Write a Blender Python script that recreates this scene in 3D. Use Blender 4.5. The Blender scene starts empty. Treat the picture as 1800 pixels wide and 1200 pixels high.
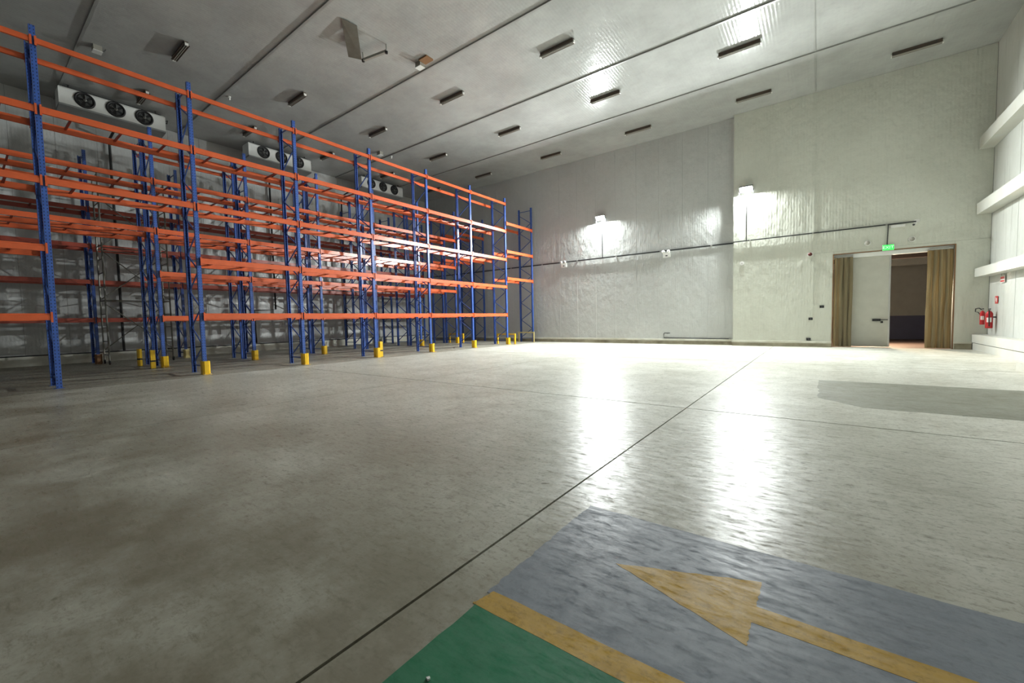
import bpy, bmesh, math, random
from mathutils import Vector, Matrix
random.seed(7)
scn = bpy.context.scene
C = scn.collection

# ------------------------------------------------------------------ camera
def set_camera():
    f, yaw, pitch, roll = 728.3, math.radians(36.6245), math.radians(-2.993), math.radians(-1.18)
    cy, sy, cp, sp = math.cos(yaw), math.sin(yaw), math.cos(pitch), math.sin(pitch)
    fwd = Vector((-sy*cp, cy*cp, sp)); right = Vector((cy, sy, 0)); up = right.cross(fwd)
    cr, sr = math.cos(roll), math.sin(roll)
    r2 = cr*right + sr*up; u2 = -sr*right + cr*up
    cam = bpy.data.cameras.new('camera'); o = bpy.data.objects.new('camera', cam); C.objects.link(o)
    cam.sensor_width = 36.0; cam.sensor_fit = 'HORIZONTAL'; cam.lens = 36.0*f/1800.0
    cam.clip_start = 0.05; cam.clip_end = 200
    m = Matrix((r2, u2, -fwd)).transposed().to_4x4(); m.translation = Vector((0, 0, 1.34))
    o.matrix_world = m
    scn.camera = o
set_camera()

# ------------------------------------------------------------------ world and exposure
w = bpy.data.worlds.new('world'); scn.world = w; w.use_nodes = True
w.node_tree.nodes['Background'].inputs[0].default_value = (0.5, 0.55, 0.6, 1)
w.node_tree.nodes['Background'].inputs[1].default_value = 0.02
vs = scn.view_settings
vs.view_transform = 'Standard'; vs.look = 'None'; vs.gamma = 1.0; vs.use_curve_mapping = False
vs.exposure = 1.78
FLOOD = 2300.0         # emission strength of the two floodlights
CORRIDOR = 420.0        # warm lamp in the passage behind the door

# ------------------------------------------------------------------ materials
M = {}
def nodes_of(name):
    m = bpy.data.materials.new(name); m.use_nodes = True
    nt = m.node_tree; b = nt.nodes['Principled BSDF']
    M[name] = m
    return m, nt, b
def pos_map(nt, scale=(1, 1, 1), obj=False):
    mp = nt.nodes.new('ShaderNodeMapping'); mp.inputs['Scale'].default_value = scale
    if obj:
        g = nt.nodes.new('ShaderNodeTexCoord'); nt.links.new(g.outputs['Object'], mp.inputs['Vector'])
    else:
        g = nt.nodes.new('ShaderNodeNewGeometry'); nt.links.new(g.outputs['Position'], mp.inputs['Vector'])
    return mp.outputs['Vector']
def noise(nt, vec, scale, detail=4, rough=0.6):
    n = nt.nodes.new('ShaderNodeTexNoise'); n.inputs['Scale'].default_value = scale
    n.inputs['Detail'].default_value = detail; n.inputs['Roughness'].default_value = rough
    nt.links.new(vec, n.inputs['Vector']); return n.outputs['Fac']
def ramp(nt, fac, a, b, ca=(0, 0, 0, 1), cb=(1, 1, 1, 1)):
    r = nt.nodes.new('ShaderNodeValToRGB'); e = r.color_ramp.elements
    e[0].position = a; e[0].color = ca; e[1].position = b; e[1].color = cb
    nt.links.new(fac, r.inputs['Fac']); return r.outputs['Color']
def mix(nt, fac, a, b, mode='MIX'):
    m = nt.nodes.new('ShaderNodeMix'); m.data_type = 'RGBA'; m.blend_type = mode
    def put(sock, v):
        if hasattr(v, 'links') or isinstance(v, bpy.types.NodeSocket): nt.links.new(v, sock)
        elif isinstance(v, (int, float)): sock.default_value = v
        else: sock.default_value = (*v, 1)
    put(m.inputs[0], fac); put(m.inputs[6], a); put(m.inputs[7], b)
    return m.outputs[2]
def mathn(nt, op, a, b=None):
    m = nt.nodes.new('ShaderNodeMath'); m.operation = op
    for i, v in enumerate((a, b)):
        if v is None: continue
        if isinstance(v, (int, float)): m.inputs[i].default_value = v
        else: nt.links.new(v, m.inputs[i])
    return m.outputs[0]
def bump(nt, b, h, strength, dist=0.02, prev=None):
    n = nt.nodes.new('ShaderNodeBump'); n.inputs['Strength'].default_value = strength
    n.inputs['Distance'].default_value = dist; nt.links.new(h, n.inputs['Height'])
    if prev is not None: nt.links.new(prev, n.inputs['Normal'])
    nt.links.new(n.outputs['Normal'], b.inputs['Normal']); return n.outputs['Normal']

def plain(name, col, rough=0.5, metal=0.0, var=0.12, scale=3.0, col2=None):
    m, nt, b = nodes_of(name)
    v = pos_map(nt)
    f = ramp(nt, noise(nt, v, scale), 0.3, 0.75)
    c2 = col2 or tuple(c*(1-var) for c in col)
    nt.links.new(mix(nt, f, col, c2), b.inputs['Base Color'])
    b.inputs['Roughness'].default_value = rough; b.inputs['Metallic'].default_value = metal
    return m
def emit(name, col, strength):
    m, nt, b = nodes_of(name)
    b.inputs['Base Color'].default_value = (*col, 1)
    b.inputs['Emission Color'].default_value = (*col, 1); b.inputs['Emission Strength'].default_value = strength
    return m

def wall_material(name, col, dirt, ribs_axis, rough=0.34, dent=0.35, rib=0.2, stain=0.5, spec=0.5):
    m, nt, b = nodes_of(name)
    v = pos_map(nt)
    big = ramp(nt, noise(nt, v, 0.45, 5), 0.35, 0.7)
    c = mix(nt, mathn(nt, 'MULTIPLY', big, 0.6), col, dirt)
    fine = ramp(nt, noise(nt, v, 5.0, 6, 0.7), 0.5, 0.8)
    c = mix(nt, mathn(nt, 'MULTIPLY', fine, 0.25), c, dirt)
    vs_ = pos_map(nt, (2.2, 2.2, 0.16))
    streak = ramp(nt, noise(nt, vs_, 2.0, 5, 0.65), 0.56, 0.8)
    c = mix(nt, mathn(nt, 'MULTIPLY', streak, stain), c, tuple(x*0.55 for x in dirt))
    nt.links.new(c, b.inputs['Base Color'])
    b.inputs['Roughness'].default_value = rough
    b.inputs['Specular IOR Level'].default_value = spec
    wv = nt.nodes.new('ShaderNodeTexWave'); wv.wave_type = 'BANDS'; wv.bands_direction = ribs_axis
    wv.inputs['Scale'].default_value = 3.2; wv.inputs['Distortion'].default_value = 0.0
    nt.links.new(pos_map(nt), wv.inputs['Vector'])
    n1 = bump(nt, b, noise(nt, pos_map(nt, (1.0, 1.0, 0.7)), 3.6, 4, 0.55), dent, 0.08)
    bump(nt, b, wv.outputs['Fac'], rib, 0.006, n1)
    return m
wall_material('back_wall_sheet', (0.52, 0.535, 0.52), (0.41, 0.42, 0.405), 'X', dent=0.5, rib=0.3, stain=0.12)
wall_material('door_wall_sheet', (0.62, 0.635, 0.56), (0.50, 0.51, 0.44), 'X', dent=0.45, rib=0.35, stain=0.12)
wall_material('left_wall_sheet', (0.60, 0.61, 0.60), (0.42, 0.425, 0.415), 'Y', rough=0.28, stain=0.5)
wall_material('right_wall_sheet', (0.56, 0.575, 0.54), (0.42, 0.43, 0.375), 'Y', rough=0.5, dent=0.2, rib=0.1, stain=0.8)
wall_material('ceiling_sheet', (0.43, 0.44, 0.425), (0.25, 0.255, 0.243), 'X', rough=0.13, dent=0.10, rib=0.25, stain=0.05, spec=0.4)
plain('wall_core', (0.20, 0.20, 0.18), 0.7)
plain('joint_strip', (0.30, 0.305, 0.29), 0.3, 0.0)
plain('kerb_white', (0.74, 0.74, 0.66), 0.55, col2=(0.5, 0.48, 0.38), scale=1.8)
plain('kerb_face', (0.42, 0.39, 0.29), 0.7, col2=(0.16, 0.14, 0.09), scale=1.6)
plain('girt_white', (0.56, 0.57, 0.53), 0.5, col2=(0.52, 0.51, 0.44), scale=1.2)

def floor_material(name, col, dark, light, r0, r1, glossy=0.5, flecks=0.5, grime_falloff=0.0):
    m, nt, b = nodes_of(name)
    v = pos_map(nt)
    big = ramp(nt, noise(nt, v, 0.28, 6, 0.65), 0.38, 0.64)
    c = mix(nt, mathn(nt, 'MULTIPLY', big, 0.7), col, dark)
    med = ramp(nt, noise(nt, v, 1.3, 10, 0.78), 0.46, 0.62)
    c = mix(nt, mathn(nt, 'MULTIPLY', med, 0.75), c, dark)
    lt = ramp(nt, noise(nt, pos_map(nt, (0.8, 1.1, 1)), 0.8, 8, 0.72), 0.52, 0.72)
    c = mix(nt, mathn(nt, 'MULTIPLY', lt, 0.6), c, light)
    sc = ramp(nt, noise(nt, pos_map(nt, (2.0, 5.5, 1)), 3.4, 10, 0.8), 0.53, 0.64)
    c = mix(nt, mathn(nt, 'MULTIPLY', sc, flecks), c, tuple(x*0.6 for x in dark))
    sp = ramp(nt, noise(nt, v, 30.0, 5, 0.7), 0.52, 0.68)
    c = mix(nt, mathn(nt, 'MULTIPLY', sp, flecks*0.7), c, tuple(x*0.6 for x in dark))
    dots = ramp(nt, noise(nt, v, 7.0, 2, 0.5), 0.73, 0.78)
    c = mix(nt, mathn(nt, 'MULTIPLY', dots, 0.8), c, tuple(x*0.25 for x in dark))
    # brown dirt plus painted-in vignette falloff, darkening the floor towards the camera side
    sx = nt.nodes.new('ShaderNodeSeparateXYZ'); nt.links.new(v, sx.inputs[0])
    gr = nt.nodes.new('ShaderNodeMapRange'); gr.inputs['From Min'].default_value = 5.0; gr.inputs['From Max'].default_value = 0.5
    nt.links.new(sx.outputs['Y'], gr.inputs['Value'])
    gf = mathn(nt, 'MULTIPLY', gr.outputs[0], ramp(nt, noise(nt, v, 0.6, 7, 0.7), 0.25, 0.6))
    c = mix(nt, mathn(nt, 'MULTIPLY', gf, grime_falloff), c, tuple(x*k for x, k in zip(dark, (0.5, 0.455, 0.40))))
    nt.links.new(c, b.inputs['Base Color'])
    rn = noise(nt, pos_map(nt, (1.6, 5.5, 1)), 2.6, 10, 0.8)
    rr = nt.nodes.new('ShaderNodeMapRange'); rr.inputs['From Min'].default_value = 0.35; rr.inputs['From Max'].default_value = 0.65
    rr.inputs['To Min'].default_value = r0; rr.inputs['To Max'].default_value = r1
    nt.links.new(rn, rr.inputs['Value']); nt.links.new(rr.outputs[0], b.inputs['Roughness'])
    sr = nt.nodes.new('ShaderNodeMapRange'); sr.inputs['From Min'].default_value = 0.42; sr.inputs['From Max'].default_value = 0.60
    sr.inputs['To Min'].default_value = glossy*2.6; sr.inputs['To Max'].default_value = 0.0
    nt.links.new(noise(nt, pos_map(nt, (1.1, 3.2, 1)), 7.0, 10, 0.82), sr.inputs['Value'])
    nt.links.new(sr.outputs[0], b.inputs['Specular IOR Level'])
    h = noise(nt, pos_map(nt, (1.2, 2.6, 1)), 16.0, 6, 0.7)
    bump(nt, b, h, 0.12, 0.003)
    return m
floor_material('floor_concrete', (0.62, 0.62, 0.555), (0.395, 0.39, 0.33), (0.70, 0.70, 0.64), 0.20, 0.48, 0.034, flecks=0.95, grime_falloff=1.0)
floor_material('floor_concrete_dark', (0.38, 0.37, 0.31), (0.245, 0.232, 0.185), (0.46, 0.45, 0.385), 0.24, 0.6, 0.1, flecks=0.8, grime_falloff=0.8)  # darker, browner concrete for the slabs on the rack side
floor_material('floor_grey_paint', (0.24, 0.262, 0.29), (0.165, 0.18, 0.20), (0.31, 0.33, 0.345), 0.3, 0.62, 0.05, flecks=0.4)
floor_material('floor_green_paint', (0.055, 0.20, 0.115), (0.04, 0.145, 0.08), (0.075, 0.235, 0.14), 0.4, 0.6, 0.05, flecks=0.25)
floor_material('floor_yellow_paint', (0.50, 0.32, 0.075), (0.33, 0.22, 0.07), (0.56, 0.40, 0.16), 0.4, 0.6, 0.05, flecks=0.6)
floor_material('floor_patch', (0.27, 0.275, 0.225), (0.19, 0.19, 0.15), (0.32, 0.32, 0.27), 0.4, 0.7, 0.06)
plain('floor_joint', (0.05, 0.048, 0.04), 0.9)
plain('corridor_floor_red', (0.20, 0.14, 0.12), 0.5)
plain('corridor_wall', (0.36, 0.38, 0.39), 0.6)
plain('corridor_dado', (0.07, 0.085, 0.19), 0.5)
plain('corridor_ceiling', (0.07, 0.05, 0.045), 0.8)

def post_material(name, col):
    """painted steel upright with the punched slots that run down both edges of its face"""
    m, nt, b = nodes_of(name)
    v = pos_map(nt, obj=True)
    s = nt.nodes.new('ShaderNodeSeparateXYZ'); nt.links.new(v, s.inputs[0])
    fz = mathn(nt, 'FRACT', mathn(nt, 'DIVIDE', s.outputs['Z'], 0.075))
    inz = mathn(nt, 'LESS_THAN', mathn(nt, 'ABSOLUTE', mathn(nt, 'SUBTRACT', fz, 0.5)), 0.22)
    ay = mathn(nt, 'ABSOLUTE', s.outputs['Y'])
    iny = mathn(nt, 'LESS_THAN', mathn(nt, 'ABSOLUTE', mathn(nt, 'SUBTRACT', ay, 0.027)), 0.007)
    hole = mathn(nt, 'MULTIPLY', inz, iny)
    f = ramp(nt, noise(nt, v, 4.0), 0.35, 0.75)
    c = mix(nt, f, col, tuple(x*0.75 for x in col))
    c = mix(nt, hole, c, (0.012, 0.014, 0.03))
    nt.links.new(c, b.inputs['Base Color']); b.inputs['Roughness'].default_value = 0.3
    return m
post_material('blue_post', (0.055, 0.13, 0.46))
plain('blue_steel', (0.045, 0.10, 0.33), 0.35)
plain('orange_steel', (0.74, 0.135, 0.045), 0.27, var=0.2)
plain('orange_shaded', (0.42, 0.075, 0.045), 0.35, var=0.25)  # beam orange darkened, the rear row's shade painted into its colour
plain('orange_dull', (0.36, 0.045, 0.022), 0.45)
plain('yellow_guard', (0.95, 0.58, 0.02), 0.4, var=0.2, scale=8)
plain('pale_guard', (0.72, 0.60, 0.26), 0.5, var=0.2, scale=8)
plain('black_steel', (0.012, 0.012, 0.014), 0.5)
plain('dark_pipe', (0.03, 0.032, 0.032), 0.4)
plain('galvanised', (0.40, 0.40, 0.37), 0.42, 0.6)
plain('scaffold_tube', (0.20, 0.195, 0.165), 0.45, 0.3)
plain('white_steel', (0.82, 0.83, 0.80), 0.4, var=0.1)
plain('grey_tray', (0.30, 0.31, 0.30), 0.5)
plain('fan_black', (0.015, 0.015, 0.016), 0.5)
plain('fan_blade', (0.10, 0.105, 0.10), 0.4)
plain('rusty_batten', (0.13, 0.09, 0.065), 0.7, col2=(0.075, 0.068, 0.058), scale=5)
plain('batten_grey', (0.30, 0.29, 0.25), 0.5)
plain('sheet_grey', (0.17, 0.165, 0.14), 0.6, col2=(0.11, 0.095, 0.07), scale=2.5)
plain('tube_cap', (0.75, 0.74, 0.70), 0.4)
plain('pvc_strip', (0.36, 0.28, 0.14), 0.4, var=0.3)
def pvc():
    m, nt, b = nodes_of('pvc_curtain')
    v = pos_map(nt, (3, 3, 0.6))
    f = ramp(nt, noise(nt, v, 1.2, 3), 0.3, 0.75)
    c = mix(nt, f, (0.37, 0.31, 0.185), (0.26, 0.215, 0.125))
    nt.links.new(c, b.inputs['Base Color']); b.inputs['Roughness'].default_value = 0.35
    t = nt.nodes.new('ShaderNodeBsdfTranslucent'); nt.links.new(c, t.inputs['Color'])
    mx = nt.nodes.new('ShaderNodeMixShader'); mx.inputs[0].default_value = 0.45
    nt.links.new(b.outputs[0], mx.inputs[1]); nt.links.new(t.outputs[0], mx.inputs[2])
    nt.links.new(mx.outputs[0], nt.nodes['Material Output'].inputs['Surface'])
pvc()
plain('door_sheet', (0.50, 0.50, 0.44), 0.4, var=0.12)
plain('aluminium', (0.55, 0.55, 0.53), 0.35, 0.7)
plain('extinguisher_red', (0.50, 0.015, 0.02), 0.3)
plain('dark_red', (0.10, 0.015, 0.012), 0.4)
plain('sign_red', (0.62, 0.05, 0.05), 0.4)
plain('white_plastic', (0.78, 0.78, 0.75), 0.4, var=0.05)
plain('rubber', (0.02, 0.02, 0.02), 0.7)
plain('rust_brown', (0.24, 0.12, 0.05), 0.7)
emit('flood_led', (0.95, 1.0, 0.985), FLOOD)
emit('exit_green', (0.03, 0.95, 0.09), 0.36)
emit('exit_letter', (0.55, 1.0, 0.58), 0.33)
emit('corridor_tube', (1.0, 0.80, 0.55), CORRIDOR)

# ------------------------------------------------------------------ mesh helpers
CACHE = {}
def link(name, me, parent=None, loc=(0, 0, 0), rot=None):
    o = bpy.data.objects.new(name, me); C.objects.link(o); o.location = loc
    if rot: o.rotation_euler = rot
    if parent is not None: o.parent = parent
    return o
def mesh(key, verts, faces, m, smooth=False):
    if key is not None and key in CACHE: return CACHE[key]
    me = bpy.data.meshes.new(key if isinstance(key, str) else 'mesh')
    me.from_pydata([tuple(v) for v in verts], [], faces); me.materials.append(M[m])
    bm = bmesh.new(); bm.from_mesh(me); bmesh.ops.recalc_face_normals(bm, faces=bm.faces); bm.to_mesh(me); bm.free()
    if smooth:
        for p in me.polygons: p.use_smooth = True
    me.update()
    if key is not None: CACHE[key] = me
    return me
class Geo:
    def __init__(s): s.v = []; s.f = []
    def box(s, x0, x1, y0, y1, z0, z1):
        n = len(s.v)
        s.v += [(x, y, z) for z in (z0, z1) for y in (y0, y1) for x in (x0, x1)]
        s.f += [tuple(n+i for i in q) for q in ((0, 2, 3, 1), (4, 5, 7, 6), (0, 1, 5, 4), (2, 6, 7, 3), (0, 4, 6, 2), (1, 3, 7, 5))]
        return s
    def prism(s, poly, axis, a, b):
        """poly of (u,v) pairs extruded along axis between a and b"""
        n = len(s.v); k = len(poly)
        for t in (a, b):
            for (p, q) in poly:
                s.v.append({'x': (t, p, q), 'y': (p, t, q), 'z': (p, q, t)}[axis])
        s.f.append(tuple(n+i for i in range(k))); s.f.append(tuple(n+k+i for i in reversed(range(k))))
        for i in range(k):
            j = (i+1) % k; s.f.append((n+i, n+j, n+k+j, n+k+i))
        return s
    def tube(s, pts, r, seg=8, caps=True):
        pts = [Vector(p) for p in pts]; n0 = len(s.v); up = None
        for i, p in enumerate(pts):
            d = (pts[min(i+1, len(pts)-1)] - pts[max(i-1, 0)]).normalized()
            ref = Vector((0, 0, 1)) if abs(d.z) < 0.9 else Vector((1, 0, 0))
            a = d.cross(ref).normalized(); b = d.cross(a)
            if up is not None and a.dot(up) < 0: a = -a; b = -b
            up = a
            rr = r[i] if isinstance(r, (list, tuple)) else r
            for k in range(seg):
                t = 2*math.pi*k/seg; s.v.append(tuple(p + a*rr*math.cos(t) + b*rr*math.sin(t)))
        for i in range(len(pts)-1):
            for k in range(seg):
                q = n0+i*seg; j = (k+1) % seg
                s.f.append((q+k, q+j, q+seg+j, q+seg+k))
        if caps:
            s.f.append(tuple(n0+k for k in range(seg))); e = n0+(len(pts)-1)*seg
            s.f.append(tuple(e+k for k in reversed(range(seg))))
        return s
    def lathe(s, prof, axis='z', c=(0, 0, 0), seg=20):
        n0 = len(s.v)
        for (r, h) in prof:
            for k in range(seg):
                t = 2*math.pi*k/seg; a, b = r*math.cos(t), r*math.sin(t)
                p = {'z': (a, b, h), 'x': (h, a, b), 'y': (a, h, b)}[axis]
                s.v.append((p[0]+c[0], p[1]+c[1], p[2]+c[2]))
        for i in range(len(prof)-1):
            for k in range(seg):
                j = (k+1) % seg; q = n0+i*seg
                s.f.append((q+k, q+j, q+seg+j, q+seg+k))
        return s
    def make(s, name, m, parent=None, loc=(0, 0, 0), rot=None, smooth=False, key=None):
        return link(name, mesh(key, s.v, s.f, m, smooth), parent, loc, rot)
def tag(o, label, cat, group=None):
    o['label'] = label; o['category'] = cat
    if group: o['group'] = group
    return o
def thing(name, label, cat, loc=(0, 0, 0), group=None, rot=None):
    o = bpy.data.objects.new(name, None); C.objects.link(o); o.location = loc; o.empty_display_size = 0.1
    if rot: o.rotation_euler = rot
    return tag(o, label, cat, group)
def struct(o):
    o['kind'] = 'structure'; return o

# ------------------------------------------------------------------ setting
XL, XR, YF, YL, YR, H = -23.35, 4.55, -18.0, 21.06, 20.79, 10.05
XS = -3.1                                 # where the back wall steps forward

# floor: sub-base, slabs between the sawn joints, painted markings, repair patch
floor = struct(Geo().box(XL-0.3, XR+0.3, YF-0.3, YL+0.3, -0.30, -0.03).make('floor', 'floor_joint'))
xj = [XL-0.3, -19.1, -13.25, -7.4, -1.55, XR+0.3]; yj = [YF-0.3, -15.28, -8.08, -0.88, 6.32, 13.5, YL-0.28]
g = 0.0085
for i in range(len(xj)-1):
    for j in range(len(yj)-1):
        Geo().box(xj[i]+g, xj[i+1]-g, yj[j]+0.013, yj[j+1]-0.013, -0.029, 0.0).make('floor_slab', 'floor_concrete_dark' if xj[i+1] < -13 else 'floor_concrete', floor)
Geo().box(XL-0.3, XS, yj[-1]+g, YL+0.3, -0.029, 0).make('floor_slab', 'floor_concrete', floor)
def paint(name, poly, m, z, label):
    o = Geo().prism(poly, 'z', 0.0002, z).make(name, m, floor); o['label'] = label; return o
def rag(p, q, n, amp):                     # a slightly uneven painted edge
    out = []
    for i in range(n):
        t = i/n; d = Vector((q[0]-p[0], q[1]-p[1])); nn = Vector((-d.y, d.x)).normalized()
        k = random.uniform(-amp, amp) if i else 0
        out.append((p[0]+d.x*t+nn.x*k, p[1]+d.y*t+nn.y*k))
    return out
def ragged(pts, n=24, amp=0.006):
    r = []
    for i in range(len(pts)): r += rag(pts[i], pts[(i+1) % len(pts)], n, amp)
    return r
paint('walkway_paint', ragged([(-1.3, 1.5), (4.15, 1.5), (4.15, 2.65), (-1.3, 2.65)], 40, 0.007), 'floor_grey_paint', 0.0012, 'blue grey painted walkway on the concrete')
paint('safe_zone_paint', ragged([(-1.29, -2.0), (4.15, -2.0), (4.15, 1.42), (-1.29, 1.42)], 40, 0.006), 'floor_green_paint', 0.0014, 'green painted floor at the bottom edge')
paint('border_line_paint', ragged([(-1.305, 1.40), (4.15, 1.40), (4.15, 1.522), (-1.275, 1.522)], 40, 0.004), 'floor_yellow_paint', 0.0019, 'yellow painted line between green and grey floor')
paint('arrow_paint', ragged([(-0.875, 2.085), (-0.22, 1.845), (-0.22, 2.005), (4.1, 2.005), (4.1, 2.13), (-0.215, 2.13), (-0.215, 2.345)], 14, 0.004), 'floor_yellow_paint', 0.0019, 'yellow painted arrow pointing left')
paint('repair_patch', ragged([(0.0, 10.33), (0.0, 8.15), (0.5, 7.6), (4.15, 7.6), (4.15, 10.5)], 12, 0.02), 'floor_patch', 0.0012, 'darker damp repair patch on the floor at right')

# ceiling: deck, sheets and the strips over the joints
ceiling = struct(Geo().box(XL-0.3, XR+0.3, YF-0.3, YL+0.3, H+0.02, H+0.3).make('ceiling', 'wall_core'))
ys = [YF-0.3, -15.8, -12.1, -8.4, -4.7, -1.0, 2.74, 6.53, 10.23, 14.08, 17.62, YL+0.02]
xsn = [XL-0.02, -0.25, XR+0.02]
for j in range(len(ys)-1):
    for i in range(2):
        Geo().box(xsn[i]+0.006, xsn[i+1]-0.006, ys[j]+0.006, ys[j+1]-0.006, H+random.uniform(0, 0.004), H+0.0195).make('ceiling_panel', 'ceiling_sheet', ceiling)
for y in ys[1:-1]:
    Geo().prism([(y-0.04, H), (y-0.034, H-0.04), (y+0.034, H-0.04), (y+0.04, H)], 'x', XL+0.01, XR-0.01).make('joint_strip', 'joint_strip', ceiling)
Geo().box(-0.27, -0.23, 10.23, YR-0.01, H-0.012, H).make('joint_strip', 'joint_strip', ceiling)

# back wall, recessed part left of the step
wb = struct(Geo().box(XL-0.3, XS, YL+0.02, YL+0.3, 0, H+0.02).make('wall_back', 'wall_core'))
edges = [XL]; n = 18; pw = (XS-XL)/n
for i in range(n):
    x0 = XL+pw*i
    o = random.uniform(-0.002, 0.003)
    Geo().box(x0+0.002, x0+pw-0.002, YL+o, YL+0.0195, 0.01, H-0.002).make('wall_panel', 'back_wall_sheet', wb)
# door wall, stepped 27 cm forward, with the door opening
DX0, DX1, DZ = 0.41, 3.72, 3.62
wd = struct(Geo().box(XS, DX0, YR+0.02, YR+0.27, 0, H+0.02).box(DX1, XR+0.3, YR+0.02, YR+0.27, 0, H+0.02)
            .box(DX0, DX1, YR+0.02, YR+0.27, DZ, H+0.02).make('wall_door_side', 'wall_core'))
for (x0, x1, z0, z1) in ((XS, -0.25, 0.01, H-0.002), (-0.25, DX0, 0.01, 3.75), (DX1, XR, 0.01, 3.75), (-0.25, XR, 3.75, H-0.002), (DX0, DX1, DZ, 3.75)):
    Geo().box(x0+0.003, x1-0.003, YR+random.uniform(-0.002, 0.004), YR+0.0195, z0+0.003, z1-0.003).make('wall_panel', 'door_wall_sheet', wd)
Geo().box(XS-0.03, XS-0.0005, YR-0.003, YL-0.01, 0.01, H-0.002).make('corner_trim', 'door_wall_sheet', wd)
Geo().box(-0.275, -0.225, YR-0.014, YR-0.004, 0.24, H-0.01).make('joint_strip', 'door_wall_sheet', wd)
# left wall
wl = struct(Geo().box(XL-0.3, XL-0.02, YF-0.3, YL+0.3, 0, H+0.02).make('wall_left', 'wall_core'))
n = 34; pw = (YL-YF)/n
for i in range(n):
    y0 = YF+pw*i
    Geo().box(XL-0.0195, XL+random.uniform(-0.004, 0.006), y0+0.004, y0+pw-0.004, 0.01, H-0.002).make('wall_panel', 'left_wall_sheet', wl)
# right wall with its girts
wr = struct(Geo().box(XR+0.02, XR+0.3, YF-0.3, YL+0.3, 0, H+0.02).make('wall_right', 'wall_core'))
n = 33; pw = (YR-YF)/n
for i in range(n):
    y0 = YF+pw*i
    Geo().box(XR+random.uniform(-0.006, 0.004), XR+0.0195, y0+0.008, y0+pw-0.008, 0.01, H-0.002).make('wall_panel', 'right_wall_sheet', wr)
for z0, z1 in ((2.46, 2.75), (4.55, 4.92), (6.70, 7.08)):
    Geo().box(4.2, XR-0.007, YF+0.02, YR-0.01, z0, z1).make('girt', 'girt_white', wr)
wf = struct(Geo().box(XL-0.3, XR+0.3, YF-0.3, YF, 0, H+0.02).make('wall_front', 'left_wall_sheet'))

# kerbs along the walls
def kerb(name, x0, x1, y0, y1, top, capz):
    o = struct(Geo().box(x0, x1, y0, y1, 0.0, capz-0.001).make(name, 'kerb_face'))
    Geo().box(x0-0.012, x1+0.012 if False else x1, y0-0.012, y1, capz, top).make('kerb_cap', 'kerb_white', o)
    return o
kerb('baseboard_back', XL+0.16, XS-0.035, 20.9, YL-0.006, 0.25, 0.17)
kerb('baseboard_door_side', XS-0.03, DX0-0.03, 20.62, YR-0.006, 0.23, 0.15)
kerb('baseboard_corner', DX1+0.05, 4.185, 20.72, YR-0.006, 0.25, 0.20)
o = struct(Geo().box(XL+0.007, -23.2, YF+0.01, YL-0.02, 0.0, 0.36).make('baseboard_left', 'kerb_white'))
Geo().box(XL+0.007, -23.19, YF+0.01, YL-0.02, 0.361, 0.40).make('kerb_cap', 'black_steel', o)
o = struct(Geo().box(4.2, XR-0.007, YF+0.01, YR-0.01, 0.0, 0.225).make('baseboard_right', 'girt_white'))
Geo().box(4.22, XR-0.007, YF+0.01, YR-0.01, 0.226, 0.245).make('joint_gap', 'black_steel', o)
Geo().box(4.19, XR-0.007, YF+0.01, YR-0.01, 0.246, 0.52).make('kerb_cap', 'girt_white', o)
Geo().box(3.5, 4.199, YF+0.01, 13.95, 0.0, 0.17).make('kerb_step', 'girt_white', o)

# passage behind the door
struct(Geo().box(-1.0, 7.0, YR+0.27, 28.0, -0.3, -0.005).make('floor_passage', 'corridor_floor_red'))
struct(Geo().box(DX0, DX1, YR-0.002, YR+0.27, -0.029, -0.001).make('trim_1', 'corridor_floor_red'))
o = struct(Geo().box(-1.0, 7.0, 27.6, 27.8, -0.005, 4.0).make('wall_passage', 'corridor_wall'))
Geo().box(-1.0, 7.0, 27.57, 27.599, 0.0, 1.15).make('dado_panel', 'corridor_dado', o)
Geo().box(-1.0, 7.0, 27.56, 27.599, 1.15, 1.20).make('dado_rail', 'corridor_wall', o)
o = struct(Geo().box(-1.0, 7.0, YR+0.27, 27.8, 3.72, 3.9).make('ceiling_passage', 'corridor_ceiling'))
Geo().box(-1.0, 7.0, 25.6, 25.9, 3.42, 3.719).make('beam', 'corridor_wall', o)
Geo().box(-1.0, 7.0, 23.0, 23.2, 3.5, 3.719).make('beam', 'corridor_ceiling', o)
struct(Geo().box(7.0, 7.2, YR+0.27, 27.8, -0.005, 3.9).make('wall_passage_right', 'corridor_wall'))
struct(Geo().box(-1.2, -1.0, YR+0.27, 27.8, -0.005, 3.9).make('wall_passage_left', 'corridor_wall'))
t = thing('passage_lamp', 'warm lamp in the passage behind the door leaf', 'lamp', (1.88, 23.6, 2.3), None, (0, 0, 0))
hd = Geo().box(-0.2, 0.2, 0.0, 0.08, -0.14, 0.14).make('housing', 'black_steel', t, rot=(math.radians(24), 0, math.radians(16)))
Geo().box(-0.18, 0.18, -0.012, -0.001, -0.12, 0.12).make('lamp_glass', 'corridor_tube', hd)
Geo().tube([(0, 0.06, 0.0), (0, 0.06, 1.419)], 0.02).make('drop_rod', 'galvanised', t)
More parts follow.
